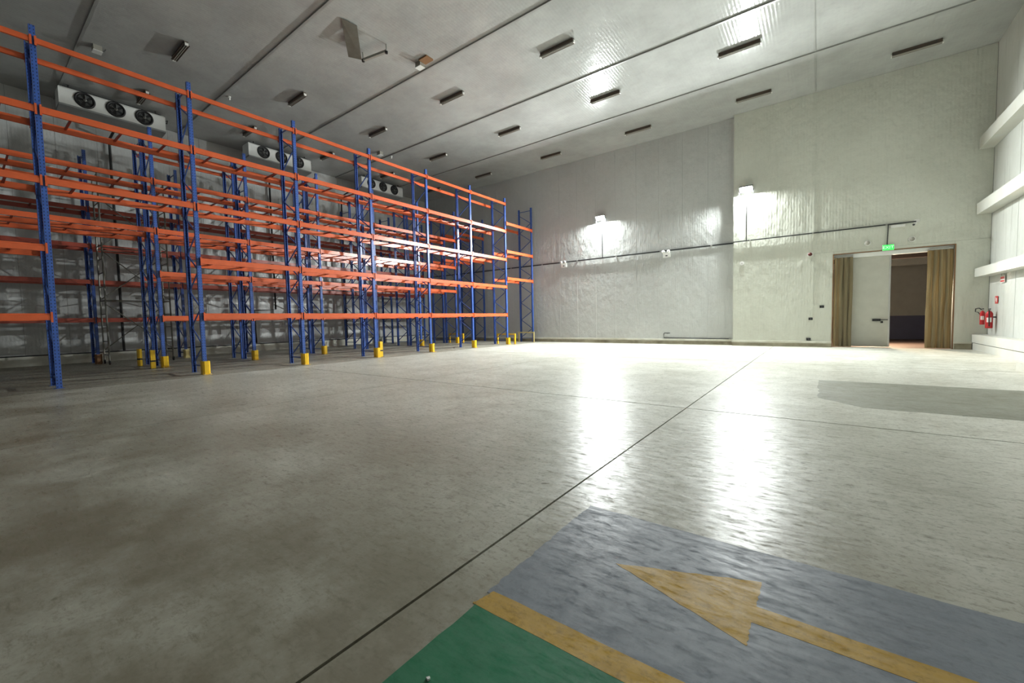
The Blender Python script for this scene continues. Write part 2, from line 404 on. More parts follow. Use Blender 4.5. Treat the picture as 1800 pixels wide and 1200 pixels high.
# door leaf
d = struct(Geo().box(0.75, 2.07, YR+0.285, YR+0.385, 0.03, 3.5).make('door_1', 'door_sheet'))
Geo().box(2.071, 2.12, YR+0.28, YR+0.39, 0.03, 3.5).make('edge_frame', 'aluminium', d)
Geo().box(0.75, 2.12, YR+0.281, YR+0.389, 3.501, 3.56).make('edge_frame', 'aluminium', d)
h = Geo().box(1.62, 1.86, YR+0.255, YR+0.284, 1.00, 1.09).make('lock_plate', 'black_steel', d)
Geo().tube([(1.80, YR+0.25, 1.05), (1.80, YR+0.21, 1.05), (2.06, YR+0.21, 1.05)], 0.015).make('handle', 'black_steel', h)
Geo().box(1.86, 1.93, YR+0.25, YR+0.284, 0.93, 1.0).make('latch', 'black_steel', d)
Geo().box(DX0+0.002, DX1-0.002, YR+0.12, YR+0.26, 3.47, 3.618).make('door_track', 'white_steel', d)
# frame of the opening
tr = struct(Geo().box(DX0-0.03, DX0+0.0, YR-0.012, YR-0.003, 0, DZ+0.03).box(DX1, DX1+0.03, YR-0.012, YR-0.003, 0, DZ+0.03)
            .box(DX0, DX1, YR-0.012, YR-0.003, DZ, DZ+0.03).make('trim_2', 'rust_brown'))

# strip curtains drawn to both sides of the opening
def curtain(x0, x1, n, label, swing):
    t = thing('strip_curtain', label, 'curtain', (x0, YR+0.07, 0), 'strip curtains at the door')
    Geo().box(0.0, x1-x0, -0.02, 0.02, 3.5, 3.56).make('hanging_rail', 'galvanised', t)
    pw = (x1-x0)/n
    for i in range(n):
        cx = pw*(i+0.5); wd_ = pw*1.25; k = 9; v = []; f = []
        y0 = 0.014*(1 if i % 2 else -1)
        bow = swing*0.018*(1 if i % 2 else -0.6)
        for a in range(k+1):
            zz = 3.5-3.48*a/k
            for b in range(5):
                u = b/4-0.5
                v.append((cx+u*wd_+0.01*math.sin(a*0.7+i), y0+bow*(1-4*u*u)+0.012*math.sin(a*0.9+i*2), zz))
        nv = len(v); v += [(p[0], p[1]+0.004, p[2]) for p in v[:nv]]
        for a in range(k):
            for b in range(4):
                q = a*5+b
                f.append((q, q+1, q+6, q+5)); f.append((nv+q, nv+q+5, nv+q+6, nv+q+1))
        for a in range(k):
            for b in (0, 4):
                q = a*5+b; f.append((q, q+5, nv+q+5, nv+q))
        link('strip', mesh(None, v, f, 'pvc_curtain', True), t)
    return t
curtain(0.44, 0.99, 7, 'brown plastic strip curtain left of the door leaf', 1)
curtain(3.06, 3.70, 8, 'backlit brown plastic strip curtain right of the doorway', 1.3)

# ------------------------------------------------------------------ pallet racks
PW = 0.095
def post_mesh(h, flip):
    """C-section upright, open side to the inside of the frame; face towards +X unless flipped"""
    key = ('post', h, flip)
    if key in CACHE: return CACHE[key]
    a, b, t = PW/2, 0.04, 0.006
    prof = [(b, -a), (b, a), (-b, a), (-b, a-0.022), (-b+t, a-0.022), (-b+t, a-t), (b-t, a-t), (b-t, -a+t), (-b+t, -a+t), (-b+t, -a+0.022), (-b, -a+0.022), (-b, -a)]
    if flip: prof = [(-x, y) for x, y in prof]
    gg = Geo().prism(prof, 'z', 0.006, h)
    return mesh(key, gg.v, gg.f, 'blue_post')
def beam_mesh(L, hgt, m):
    key = ('beam', round(L, 3), hgt, m)
    if key in CACHE: return CACHE[key]
    gg = Geo()
    hb = hgt/2
    prof = [(-0.025, -hb), (0.025, -hb), (0.025, hb*0.45), (0.012, hb*0.5), (0.012, hb), (-0.025, hb)]
    gg.prism(prof, 'y', PW/2+0.003, L-PW/2-0.003)
    for y in (PW/2+0.001, L-PW/2-0.006):           # end connectors hooked on the upright
        gg.box(-0.03, 0.032, y, y+0.005, -hb-0.05, hb+0.03)
        e = y-0.035 if y > 1 else y
        gg.box(0.0295, 0.034, y-0.03 if y < 1 else y, y+0.005 if y < 1 else y+0.035, -hb-0.05, hb+0.03)
    return mesh(key, gg.v, gg.f, m)
def rack(label, xf, xb, frames, bays, top, bar_levels, bh=0.15, dull=False, near_mesh='orange_steel'):
    """frames: list of y; bays: list of (y0, y1, levels)"""
    t = thing('pallet_rack', label, 'rack', (xf, 0, 0), 'blue and orange pallet racks')
    dx = xb-xf
    for y in frames:
        fr = Geo().box(-0.07, 0.07, -0.08, 0.08, 0.0, 0.006).box(dx-0.07, dx+0.07, -0.08, 0.08, 0.0, 0.006).make('upright_frame', 'blue_steel', t, (0, y, 0), key=('feet', round(dx, 3)))
        link('post', post_mesh(top, False), fr)
        link('post', post_mesh(top, True), fr, (dx, 0, 0))
        def brace(z0, z1, kind):
            x0, x1 = -0.035, dx+0.035
            gg = Geo().prism([(-0.017, -0.012), (0.017, -0.012), (0.017, 0.012), (-0.017, 0.012)], 'z', 0, 1)
            key = ('brace', kind, round(dx, 3))
            if key not in CACHE:
                a = Vector((x0, 0, 0)); b = Vector((x1, 0, z1-z0)) if kind != 'down' else None
                if kind == 'down': a = Vector((x1, 0, 0)); b = Vector((x0, 0, z1-z0))
                g2 = Geo(); dirv = (b-a).normalized(); s = Vector((0, 1, 0)); u = dirv.cross(s)
                for p in (a, b):
                    for (i, j) in ((-1, -1), (1, -1), (1, 1), (-1, 1)):
                        g2.v.append(tuple(p+s*0.012*i+u*0.017*j))
                g2.f = [(0, 1, 2, 3), (7, 6, 5, 4), (0, 4, 5, 1), (1, 5, 6, 2), (2, 6, 7, 3), (3, 7, 4, 0)]
                mesh(key, g2.v, g2.f, 'blue_steel')
            link('brace', CACHE[key], fr, (0, 0, z0))
        brace(0.22, 0.22, 'flat'); brace(top-0.16, top-0.16, 'flat')
        z = 0.28; k = 0
        while z+0.52 < top-0.1:
            brace(z, z+0.52, 'up' if k % 2 else 'down'); z += 0.52; k += 1
    for (y0, y1, levels) in bays:
        L = y1-y0
        for lz in levels:
            hh = 0.12 if lz > 7.2 else bh
            link('beam', beam_mesh(L, hh, near_mesh), t, (0.068, y0, lz))
            link('beam', beam_mesh(L, hh, near_mesh), t, (dx-0.068, y1, lz), (0, 0, math.pi))
            if lz in bar_levels:
                nb = 3
                for k in range(nb):
                    yy = y0+L*(k+0.6)/(nb+0.2)
                    Geo().box(dx-0.04, 0.04, -0.02, 0.02, -0.015, 0.025).make('support_bar', 'orange_dull', t, (0, yy, lz+hh*0.15), key=('bar', round(dx, 3)))
    return t
Y1 = [-1.42, 1.36, 4.14, 6.93, 9.74, 12.57, 15.375, 18.17, 20.74]
A = [1.62, 3.14, 4.62, 6.14, 7.60]
bays = []
for i in range(8):
    lv = A
    if i == 1: lv = A[2:]
    if i == 7: lv = [3.60, 5.07, 6.58]
    bays.append((Y1[i], Y1[i+1], lv))
rack('front pallet rack row facing the open floor, blue frames and orange beams', -13.83, -14.70, Y1, bays, 7.93, [3.14, 4.62, 6.14, 5.07, 3.60])
Y2 = [0.45, 4.14, 6.9, 9.7, 12.5, 15.3, 18.1, 20.72]
B = [1.63, 3.10, 4.50, 6.10, 7.46]
bays = [(Y2[i], Y2[i+1], (B[2:4] if i == 0 else [5.07, 6.58] if i == 6 else B)) for i in range(7)]
rack('second pallet rack row, just behind the front row', -17.60, -18.47, Y2, bays, 7.82, [3.10, 4.50, 6.10])
rack('third pallet rack row, standing back to back with the second row', -18.70, -19.57, Y2, bays, 7.82, [4.50, 6.10])
Y4 = [0.5, 3.2, 5.9, 8.6, 11.28, 13.95, 16.65, 19.35]
bays = [(Y4[i], Y4[i+1], [1.65, 3.07, 4.40, 5.75]) for i in range(7)]
rack('rearmost pallet rack row, against the left wall under the cooling units', -21.85, -22.72, Y4, bays, 7.90, [4.40, 5.75], near_mesh='orange_shaded')

# ------------------------------------------------------------------ column guards
ORD = ['first', 'second', 'third', 'fourth', 'fifth', 'sixth', 'seventh']
def box_guard(x, y, label, m='yellow_guard'):
    t = thing('column_guard', label, 'column guard', (x, y, 0), 'yellow column guards')
    a, b, tt, h = 0.085, 0.092, 0.012, 0.37
    # angled plate wrapped round three sides of the upright
    prof = [(-0.11, -b), (0.045, -b), (a, -b+0.04), (a, b-0.04), (0.045, b), (-0.11, b), (-0.11, b-tt), (0.04, b-tt), (a-tt, b-0.045), (a-tt, -b+0.045), (0.04, -b+tt), (-0.11, -b+tt)]
    Geo().prism(prof, 'z', 0.008, h).make('shield', m, t, key=('shield', m))
    Geo().box(-0.06, 0.15, -0.10, 0.10, 0, 0.0075).make('base_plate', m, t, key=('gbase', m))
    for yy in (-0.07, 0.07):
        Geo().lathe([(0.0, 0.022), (0.014, 0.022), (0.016, 0.008), (0.016, 0.0076)], 'z', (0.12, yy, 0), 8).make('anchor_bolt', 'galvanised', t)
for k, y in enumerate(Y1[2:8]):
    box_guard(-13.74, y, 'yellow guard at the foot of the front rack, %s from the left' % ORD[k])
for k, y in enumerate((Y2[1], Y2[2], Y2[3], Y2[5], Y2[6])):
    box_guard(-17.5, y, 'yellow guard at the foot of the second rack row, %s from the left' % ORD[k])
def hoop(xa, xb, y, h, label, m):
    t = thing('end_guard', label, 'guard rail', (xa, y, 0), 'yellow end guards')
    Lx = xb-xa
    Geo().box(-0.035, 0.035, -0.035, 0.035, 0.008, h).make('upright', m, t)
    Geo().box(Lx-0.035, Lx+0.035, -0.035, 0.035, 0.008, h).make('upright', m, t)
    Geo().box(0.0355, Lx-0.0355, -0.034, 0.034, h-0.07, h-0.001).make('top_rail', m, t)
    for x in (0, Lx): Geo().box(x-0.07, x+0.07, -0.07, 0.07, 0, 0.0078).make('base_plate', m, t)
hoop(-14.70, -13.62, 20.50, 0.60, 'pale yellow hoop guard before the last frame of the front rack', 'pale_guard')
hoop(-14.72, -13.50, 18.45, 0.58, 'yellow hoop guard at the end of the front rack bays', 'yellow_guard')
hoop(-18.50, -17.35, 18.40, 0.58, 'yellow hoop guard at the end of the second rack row bays', 'yellow_guard')
def stub(x, y, label):
    t = thing('guard_post', label, 'guard post', (x, y, 0), 'striped guard posts')
    gg = Geo().box(-0.06, 0.06, -0.06, 0.06, 0.008, 0.22); gg.make('shaft', 'yellow_guard', t)
    Geo().box(-0.061, 0.061, -0.061, 0.061, 0.221, 0.27).make('black_band', 'black_steel', t)
    Geo().box(-0.06, 0.06, -0.06, 0.06, 0.271, 0.60).make('shaft', 'yellow_guard', t)
    Geo().box(-0.09, 0.09, -0.09, 0.09, 0.0, 0.0078).make('base_plate', 'black_steel', t)
stub(-13.80, 9.93, 'tall yellow and black guard post at the front rack, behind the third guard')
box_guard(-21.76, 3.2, 'rusty brown guard at the rearmost rack, beside the scaffold tower', 'rust_brown')
box_guard(-21.76, 5.9, 'pale yellow guard at the foot of the rearmost rack row', 'pale_guard')
stub(-17.36, 3.80, 'tall yellow and black guard post beside the second rack row')
stub(-18.95, 3.80, 'tall yellow and black guard post beside the third rack row')

# ------------------------------------------------------------------ evaporators
def evaporator(yc, label):
    L, xf, xb = 2.94, -21.6, -22.25
    t = thing('cooling_unit', label, 'cooling unit', (xf, yc, 9.22), 'ceiling hung cooling units')
    z0, z1 = 0.10, 0.70
    body = Geo().prism([(0, z0), (0, z1-0.06), (-0.05, z1), (-0.65, z1), (-0.65, z0)], 'y', -L/2+0.001, L/2-0.001)
    body.v = [(p, q, r) for (p, q, r) in body.v]
    body.make('casing', 'white_steel', t)
    Geo().prism([(0.02, 0.04), (0.02, 0.099), (-0.67, 0.099), (-0.67, -0.02)], 'y', -L/2-0.02, L/2+0.02).make('drip_tray', 'grey_tray', t)
    for s in (-1, 1):
        y = s*L/2
        Geo().box(-0.655, 0.006, min(y, y+s*0.02), max(y, y+s*0.02), z0+0.001, z1-0.04).make('end_panel', 'white_steel', t)
    for k in (-1, 0, 1):
        y = k*0.83; zc = 0.405
        ring = Geo().lathe([(0.215, 0.004), (0.235, 0.05), (0.27, 0.04), (0.285, 0.002)], 'x', (0, y, zc), 28).make('fan_ring', 'fan_black', t, smooth=True)
        dsc = Geo().lathe([(0.001, 0.003), (0.214, 0.003)], 'x', (0, y, zc), 28).make('fan_opening', 'fan_black', t)
        for b in range(5):
            a = 2*math.pi*b/5
            g2 = Geo()
            for r in (0.05, 0.13, 0.2):
                for s, dd in ((-0.35, 0.010), (0.35, 0.030)):
                    aa = a+s*(0.6+0.4*r/0.2)
                    g2.v.append((dd, y+r*math.cos(aa), zc+r*math.sin(aa)))
            g2.v += [(x+0.003, yy, zz) for (x, yy, zz) in g2.v[:6]]
            g2.f = [(0, 1, 3, 2), (2, 3, 5, 4), (6, 8, 9, 7), (8, 10, 11, 9), (0, 2, 8, 6), (2, 4, 10, 8), (1, 7, 9, 3), (3, 9, 11, 5), (4, 5, 11, 10), (0, 6, 7, 1)]
            g2.make('fan_blade', 'fan_blade', dsc)
        Geo().lathe([(0.001, 0.052), (0.045, 0.05), (0.05, 0.012)], 'x', (0, y, zc), 14).make('fan_hub', 'galvanised', dsc, smooth=True)
        gr = Geo()
        for r in (0.09, 0.14, 0.19):
            gr.tube([(0.055, y+r*math.cos(a*math.pi/10), zc+r*math.sin(a*math.pi/10)) for a in range(21)], 0.004, 4)
        for a in range(4):
            gr.tube([(0.056, y+0.22*math.cos(a*math.pi/4), zc+0.22*math.sin(a*math.pi/4)), (0.056, y-0.22*math.cos(a*math.pi/4), zc-0.22*math.sin(a*math.pi/4))], 0.004, 4)
        gr.make('fan_grille', 'fan_black', ring)
    for y in (-L/2+0.25, L/2-0.25):
        for x in (-0.12, -0.55):
            Geo().box(x-0.02, x+0.02, y-0.02, y+0.02, z1, 0.829).make('hanger', 'black_steel', t)
    Geo().box(-0.16, -0.08, -L/2+0.1, L/2-0.1, z1+0.001, z1+0.04).make('hanger_rail', 'black_steel', t)
    # refrigerant header at the far end
    Geo().tube([(-0.2, L/2+0.02, 0.5), (-0.2, L/2+0.12, 0.5), (-0.2, L/2+0.14, 0.62), (-0.4, L/2+0.14, 0.66)], 0.025).make('coolant_pipe', 'dark_pipe', t)
    return t
evaporator(4.13, 'white three fan cooling unit nearest the camera, left of the others')
evaporator(10.18, 'white three fan cooling unit between the other two')
evaporator(16.15, 'white three fan cooling unit farthest from the camera')
def pipe(name, pts, r, label, m='dark_pipe', clips=None):
    base = Vector(pts[0])
    t = thing(name, label, 'pipe', base)
    Geo().tube([Vector(p)-base for p in pts], r, 8).make('pipe_run', m, t, smooth=True)
    for c in (clips or []):
        c = Vector(c)-base
        Geo().box(c.x-0.05, c.x+0.05, c.y-0.05, c.y+0.05, c.z-0.015, c.z+0.015).make('pipe_clip', 'galvanised', t)
    return t
pipe('drain_pipe', [(-22.3, 4.17, 9.2), (-22.3, 4.17, 9.05), (-23.2, 4.17, 8.95), (-23.2, 4.17, 8.6), (-23.14, 4.17, 0.5), (-23.1, 4.17, 0.42)], 0.045, 'dark drain pipe below the nearest cooling unit', clips=[(-23.24, 4.17, 6.0), (-23.24, 4.17, 3.0)])
pipe('drain_pipe', [(-22.3, 10.25, 9.2), (-22.3, 10.25, 9.05), (-23.2, 10.25, 8.95), (-23.2, 10.25, 2.15), (-23.2, 9.2, 2.1), (-23.13, 9.2, 0.42)], 0.045, 'dark drain pipe with a sideways step below the middle cooling unit', clips=[(-23.24, 10.25, 6.0)])
pipe('drain_pipe', [(-22.3, 14.3, 9.2), (-22.3, 14.3, 9.05), (-23.2, 14.3, 8.95), (-23.14, 14.3, 0.42)], 0.045, 'dark drain pipe below the farthest cooling unit', clips=[(-23.24, 14.3, 6.0)])

# ------------------------------------------------------------------ mobile scaffold tower
t = thing('scaffold_tower', 'narrow aluminium scaffold tower between the rear racks', 'scaffold', (-21.22, 4.27, 0))
hx, hy, top = 0.42, 0.93, 6.9
for sy in (-1, 1):
    for sx in (-1, 1):
        Geo().tube([(sx*hx, sy*hy, 0.16), (sx*hx, sy*hy, top)], 0.026).make('upright_tube', 'scaffold_tube', t, key='sc_up%d%d' % (sx, sy))
        wch = Geo().lathe([(0.001, -0.02), (0.075, -0.02), (0.08, 0), (0.075, 0.02), (0.001, 0.02)], 'y', (sx*hx, sy*hy, 0.081), 14).make('castor', 'rubber', t)
        Geo().box(sx*hx-0.02, sx*hx+0.02, sy*hy-0.035, sy*hy+0.035, 0.10, 0.159).make('castor_fork', 'scaffold_tube', wch)
    z = 0.35
    while z < top:
        Geo().tube([(-hx+0.02, sy*hy, z), (hx-0.02, sy*hy, z)], 0.017, 6).make('rung', 'scaffold_tube', t); z += 0.5
for k, z in enumerate((0.5, 2.4, 4.3)):
    for sx in (-1, 1):
        Geo().tube([(sx*(hx+0.04), -hy, z+(1.7 if sx > 0 else 0)), (sx*(hx+0.04), hy, z+(0 if sx > 0 else 1.7))], 0.018, 6).make('diagonal_brace', 'scaffold_tube', t)
    for sx in (-1, 1):
        Geo().tube([(sx*(hx+0.03), -hy, z+1.85), (sx*(hx+0.03), hy, z+1.85)], 0.02, 6).make('side_rail', 'scaffold_tube', t)

# ------------------------------------------------------------------ ceiling battens
rows = [(19.38, 'row nearest the back wall'), (15.72, 'second row from the back wall'), (12.0, 'third row from the back wall'), (8.36, 'fourth row from the back wall'), (4.72, 'fifth row from the back wall')]
cols = [-21.2, -16.9, -12.2, -7.5, -2.85, 1.82]
vis = {19.38: cols[:], 15.72: cols[:5], 12.0: cols[:4], 8.36: cols[:2], 4.72: cols[:2]}
def batten(x, y, label, loose=False):
    t = thing('batten_light', label, 'ceiling light', (x+0.61, y, H), 'unlit batten lights on the ceiling')
    g2 = Geo().prism([(-0.055, -0.002), (-0.045, -0.085), (0.045, -0.085), (0.055, -0.002)], 'x', -0.6, 0.6)
    g2.make('body', 'rusty_batten', t, key='batten_body')
    Geo().prism([(-0.085, -0.112), (-0.045, -0.086), (0.045, -0.086), (0.085, -0.112), (0.083, -0.117), (0.04, -0.091), (-0.04, -0.091), (-0.083, -0.117)], 'x', -0.61, 0.61).make('reflector', 'rusty_batten', t, key='batten_refl')
    for s in (-1, 1):
        Geo().box(min(s*0.60, s*0.63), max(s*0.60, s*0.63), -0.045, 0.045, -0.135, -0.06).make('end_cap', 'tube_cap', t, key='batten_cap%d' % s)
        Geo().tube([(-0.59, s*0.025, -0.112), (0.59, s*0.025, -0.112)], 0.016, 8).make('lamp_tube', 'batten_grey', t, key='batten_tube%d' % s)
    return t
cnt = ['leftmost', 'second from the left', 'third from the left', 'fourth from the left', 'fifth from the left', 'rightmost']
for y, rn in rows:
    vc = vis[y]
    for i, x in enumerate(vc):
        c = cnt[i] if i < len(vc)-1 or i == 0 or y == 8.36 else 'rightmost'
        batten(x, y, '%s unlit batten light in the ceiling %s' % (c, rn))
# the broken one: batten sagging at one end, its reflector sheet hanging down
t = thing('broken_batten_light', 'broken batten light hanging askew with its metal sheet torn down', 'ceiling light', (-12.0, 8.36, 9.78))
Geo().prism([(-0.04, 0.0), (0.04, 0.0), (0.04, 0.07), (-0.04, 0.07)], 'x', 0.0, 1.0).make('body', 'batten_grey', t, rot=(0, -0.02, 0.22))
for a in (0.02, 0.95):
    Geo().tube([(a, a*0.22, 0.06), (a, a*0.22, 0.268)], 0.02, 6).make('hanger', 'galvanised', t)
    Geo().lathe([(0.001, -0.012), (0.045, -0.012), (0.05, 0.05), (0.001, 0.08)], 'z', (a, a*0.22, 0), 10).make('lamp_holder', 'black_steel', t)
sh = Geo()
pts = [(0.9, -1.3, 0.25), (1.02, -0.86, 0.22), (0.02, -0.05, 0.02), (-0.22, -0.37, 0.05)]
sh.v = pts+[(a, b, c+0.006) for a, b, c in pts]
sh.f = [(0, 1, 2, 3), (7, 6, 5, 4), (0, 4, 5, 1), (1, 5, 6, 2), (2, 6, 7, 3), (3, 7, 4, 0)]
sh.make('metal_sheet', 'sheet_grey', t)

# small ceiling fittings
def ceiling_box(x, y, label, rust=False):
    t = thing('junction_box', label, 'junction box', (x, y, H), 'ceiling junction boxes')
    Geo().box(-0.12, 0.12, -0.10, 0.10, -0.16, -0.002).make('box_body', 'batten_grey', t)
    Geo().box(-0.13, 0.13, -0.11, 0.11, -0.175, -0.161).make('lid', 'white_steel', t)
    if rust:
        Geo().box(0.125, 0.5, -0.16, 0.14, -0.05, -0.002).make('mounting_plate', 'rust_brown', t)
    Geo().tube([(0, 0.1, -0.08), (0, 0.16, -0.08), (0, 0.2, -0.003)], 0.015).make('cable', 'dark_pipe', t)
ceiling_box(-18.1, 3.12, 'small box on the ceiling above the nearest cooling unit')
ceiling_box(-18.2, 13.5, 'small box on the ceiling above the third cooling unit')
ceiling_box(-10.95, 9.85, 'white box with a rusty brown plate on the ceiling joint', True)
def bulb(x, y, label):
    t = thing('ceiling_bulb', label, 'bulb', (x, y, H), 'small white ceiling bulbs')
    Geo().lathe([(0.001, -0.04), (0.05, -0.04), (0.055, -0.002), (0.001, -0.002)], 'z', (0, 0, 0), 12).make('socket', 'white_plastic', t)
    Geo().lathe([(0.001, -0.13), (0.03, -0.12), (0.042, -0.09), (0.03, -0.055), (0.02, -0.041)], 'z', (0, 0, 0), 12).make('globe', 'white_plastic', t, smooth=True)
bulb(-18.19, 6.74, 'small white bulb on the ceiling between the first and second cooling units')
bulb(-18.19, 14.19, 'small white bulb on the ceiling near the third cooling unit')

# ------------------------------------------------------------------ floodlights
def flood(x, y, z, wall_y, tilt, pole_z, label):
    t = thing('floodlight', label, 'floodlight', (x, y, z), 'two lit floodlights on the back wall')
    # open trough: back plate and four sides; a visor along the top edge shields the bulging lit lens
    hd = Geo().box(-0.24, 0.24, 0.0, 0.05, -0.13, 0.13).make('housing', 'black_steel', t, rot=(tilt, 0, 0))
    sg = 0.047
    Geo().box(-0.25, 0.25, -sg, 0.05, 0.131, 0.14).box(-0.25, 0.25, 0.0, 0.05, -0.14, -0.131).box(-0.25, -0.241, -sg, 0.05, -0.1305, 0.1305).box(0.241, 0.25, -sg, 0.05, -0.1305, 0.1305).make('rim', 'black_steel', hd)
    g2 = Geo(); n = 12; R = 0.13
    for i in range(n+1):
        a_ = math.radians(-50+100*i/n)
        for xx in (-0.21, 0.21): g2.v.append((xx, -0.001-R*(math.cos(a_)-math.cos(math.radians(50))), R*math.sin(a_)))
    g2.f = [(2*i, 2*i+1, 2*i+3, 2*i+2) for i in range(n)]
    k = 2*n
    g2.f += [(0, 1, k+1, k), tuple(range(0, k+1, 2)), tuple(range(k+1, 0, -2))]
    g2.make('lit_lens', 'flood_led', hd)
    for k in range(7):
        Geo().box(-0.215+k*0.07, -0.205+k*0.07, 0.051, 0.08, -0.11, 0.11).make('cooling_fin', 'black_steel', hd)
    Geo().box(-0.28, -0.262, 0.0, 0.05, -0.22, 0.02).box(0.262, 0.28, 0.0, 0.05, -0.22, 0.02).box(-0.28, 0.28, 0.0, 0.05, -0.24, -0.2205).make('yoke', 'black_steel', t)
    Geo().box(-0.03, 0.03, 0.051, wall_y-y-0.004, -0.24, -0.20).make('wall_arm', 'black_steel', t)
    Geo().tube([(0.0, wall_y-y-0.03, -0.25), (0.0, wall_y-y-0.03, pole_z-z+0.03)], 0.017).make('cable_conduit', 'dark_pipe', t)
    return t
TILT = math.radians(36)
flood(-9.45, 20.85, 6.65, YL, TILT, 4.56, 'lit floodlight on the recessed back wall, nearer the racks')
flood(-2.62, 20.59, 6.72, YR, TILT, 4.56, 'lit floodlight on the wall left of the door')

# ------------------------------------------------------------------ wall services
t = thing('wall_conduit', 'long dark conduit along the recessed back wall', 'conduit', (-16.0, YL-0.05, 4.56))
Geo().box(-7.2, 12.86, -0.02, 0.02, -0.03, 0.03).make('trunking', 'dark_pipe', t)
for k in range(9): Geo().box(-6.5+k*2.3, -6.42+k*2.3, -0.024, 0.044, -0.036, 0.036).make('clip', 'galvanised', t)
t = thing('wall_conduit', 'dark conduit along the wall above the door', 'conduit', (XS, YR-0.05, 4.56))
Geo().box(-0.02, 5.82, -0.02, 0.02, -0.02, 0.02).make('trunking', 'dark_pipe', t)
Geo().box(-0.02, 0.02, 0.021, 0.29, -0.02, 0.02).make('trunking', 'dark_pipe', t)
Geo().tube([(5.08, 0.0, -0.02), (5.06, 0.0, -0.74)], 0.017).make('drop_pipe', 'dark_pipe', t)
for k in range(3): Geo().box(0.6+k*2.2, 0.66+k*2.2, -0.024, 0.044, -0.026, 0.026).make('clip', 'galvanised', t)
def emergency(x, y, z, label):
    t = thing('emergency_light', label, 'emergency light', (x, y, z), 'twin spot emergency lights')
    Geo().box(-0.17, 0.17, -0.07, -0.003, -0.12, 0.10).make('case', 'white_plastic', t)
    for s in (-1, 1):
        Geo().lathe([(0.03, 0.0), (0.075, -0.07), (0.08, -0.10), (0.001, -0.10)], 'y', (s*0.12, -0.07, 0.15), 14).make('spot_head', 'white_plastic', t, smooth=True)
        Geo().box(s*0.12-0.012, s*0.12+0.012, -0.06, -0.04, 0.1005, 0.16).make('bracket', 'galvanised', t)
    Geo().box(-0.05, 0.05, -0.075, -0.0705, -0.07, -0.02).make('label_plate', 'black_steel', t)
emergency(-11.8, YL-0.006, 4.40, 'twin spot emergency light beside the rack end')
emergency(-6.07, YL-0.006, 4.36, 'twin spot emergency light right of the nearer floodlight')
# exit sign
t = thing('exit_sign', 'glowing green exit sign above the door leaf', 'sign', (1.99, YR-0.04, 3.72))
Geo().box(-0.16, 0.16, -0.03, 0.03, -0.10, 0.10).make('sign_box', 'white_plastic', t)
Geo().box(-0.155, 0.155, -0.036, -0.0305, -0.095, 0.095).make('lit_face', 'exit_green', t)
cu = bpy.data.curves.new('exit_text', 'FONT'); cu.body = 'EXIT'; cu.size = 0.15; cu.align_x = 'CENTER'; cu.align_y = 'CENTER'; cu.extrude = 0.001
to = bpy.data.objects.new('exit_text', cu); C.objects.link(to)
bpy.context.view_layer.update()
me = bpy.data.meshes.new_from_object(to.evaluated_get(bpy.context.evaluated_depsgraph_get()))
bpy.data.objects.remove(to); me.materials.clear(); me.materials.append(M['exit_letter'])
link('lettering', me, t, (0, -0.0385, 0), (math.pi/2, 0, 0))
# fittings above the door
t = thing('tube_light', 'small white unlit light under the conduit beside the exit sign', 'wall light', (2.24, YR-0.03, 4.47))
Geo().box(-0.2, 0.2, -0.03, 0.026, -0.045, 0.045).make('case', 'white_plastic', t)
Geo().box(-0.18, 0.18, -0.05, -0.0305, -0.035, 0.03).make('diffuser', 'white_steel', t)
t = thing('wall_camera', 'little camera on the wall at the conduit end', 'camera', (2.72, YR-0.02, 4.52))
Geo().box(-0.05, 0.09, -0.03, 0.016, 0.0, 0.11).make('mount', 'white_plastic', t)
Geo().tube([(-0.02, -0.05, -0.03), (-0.08, -0.2, -0.09)], 0.04, 10).make('camera_body', 'white_plastic', t)
Geo().tube([(-0.08, -0.201, -0.09), (-0.088, -0.215, -0.097)], 0.035, 10).make('lens', 'black_steel', t)
Geo().tube([(-0.02, -0.03, 0.01), (-0.03, -0.08, -0.03)], 0.014, 8).make('arm', 'white_plastic', t)
def dome(x, z, label):
    t = thing('wall_sensor', label, 'sensor', (x, YR-0.006, z), 'domed sensors over the door')
    Geo().lathe([(0.10, 0.0), (0.10, -0.02), (0.001, -0.021)], 'y', (0, 0, 0), 18).make('base', 'white_plastic', t)
    Geo().lathe([(0.075, -0.0215), (0.07, -0.05), (0.045, -0.08), (0.001, -0.09)], 'y', (0, 0, 0), 18).make('dome', 'batten_grey', t, smooth=True)
dome(2.63, 3.95, 'domed sensor above the right side of the door opening')
dome(1.41, 3.96, 'domed sensor above the door leaf')
t = thing('alarm_sounder', 'dark red alarm sounder on the wall joint left of the door', 'alarm', (-0.36, YR-0.01, 3.73))
Geo().box(-0.09, 0.09, -0.03, 0.006, -0.07, 0.07).make('back_box', 'white_plastic', t)
Geo().lathe([(0.07, -0.031), (0.068, -0.06), (0.04, -0.085), (0.001, -0.09)], 'y', (0.01, 0, 0), 16).make('strobe', 'dark_red', t, smooth=True)
for (x, z, lb) in ((0.06, 1.61, 'black wall fitting nearest the strip curtain'), (-0.30, 1.13, 'black wall fitting on the panel joint left of the door'), (-0.36, 0.30, 'small black fitting just above the kerb left of the door')):
    t = thing('wall_fitting', lb, 'fitting', (x, YR-0.006, z), 'black fittings by the door')
    Geo().box(-0.07, 0.07, -0.03, 0.0, -0.05, 0.05).make('plate', 'black_steel', t)
    Geo().tube([(0.0, -0.031, 0.0), (0.02, -0.07, -0.02)], 0.025, 8).make('plug', 'rubber', t)
t = thing('vent_cover', 'small round vent cover on the wall under the second floodlight', 'vent', (-2.78, YR-0.006, 3.6))
Geo().lathe([(0.09, 0.0), (0.09, -0.012), (0.06, -0.016), (0.001, -0.016)], 'y', (0, 0, 0), 16).make('flange', 'white_plastic', t)
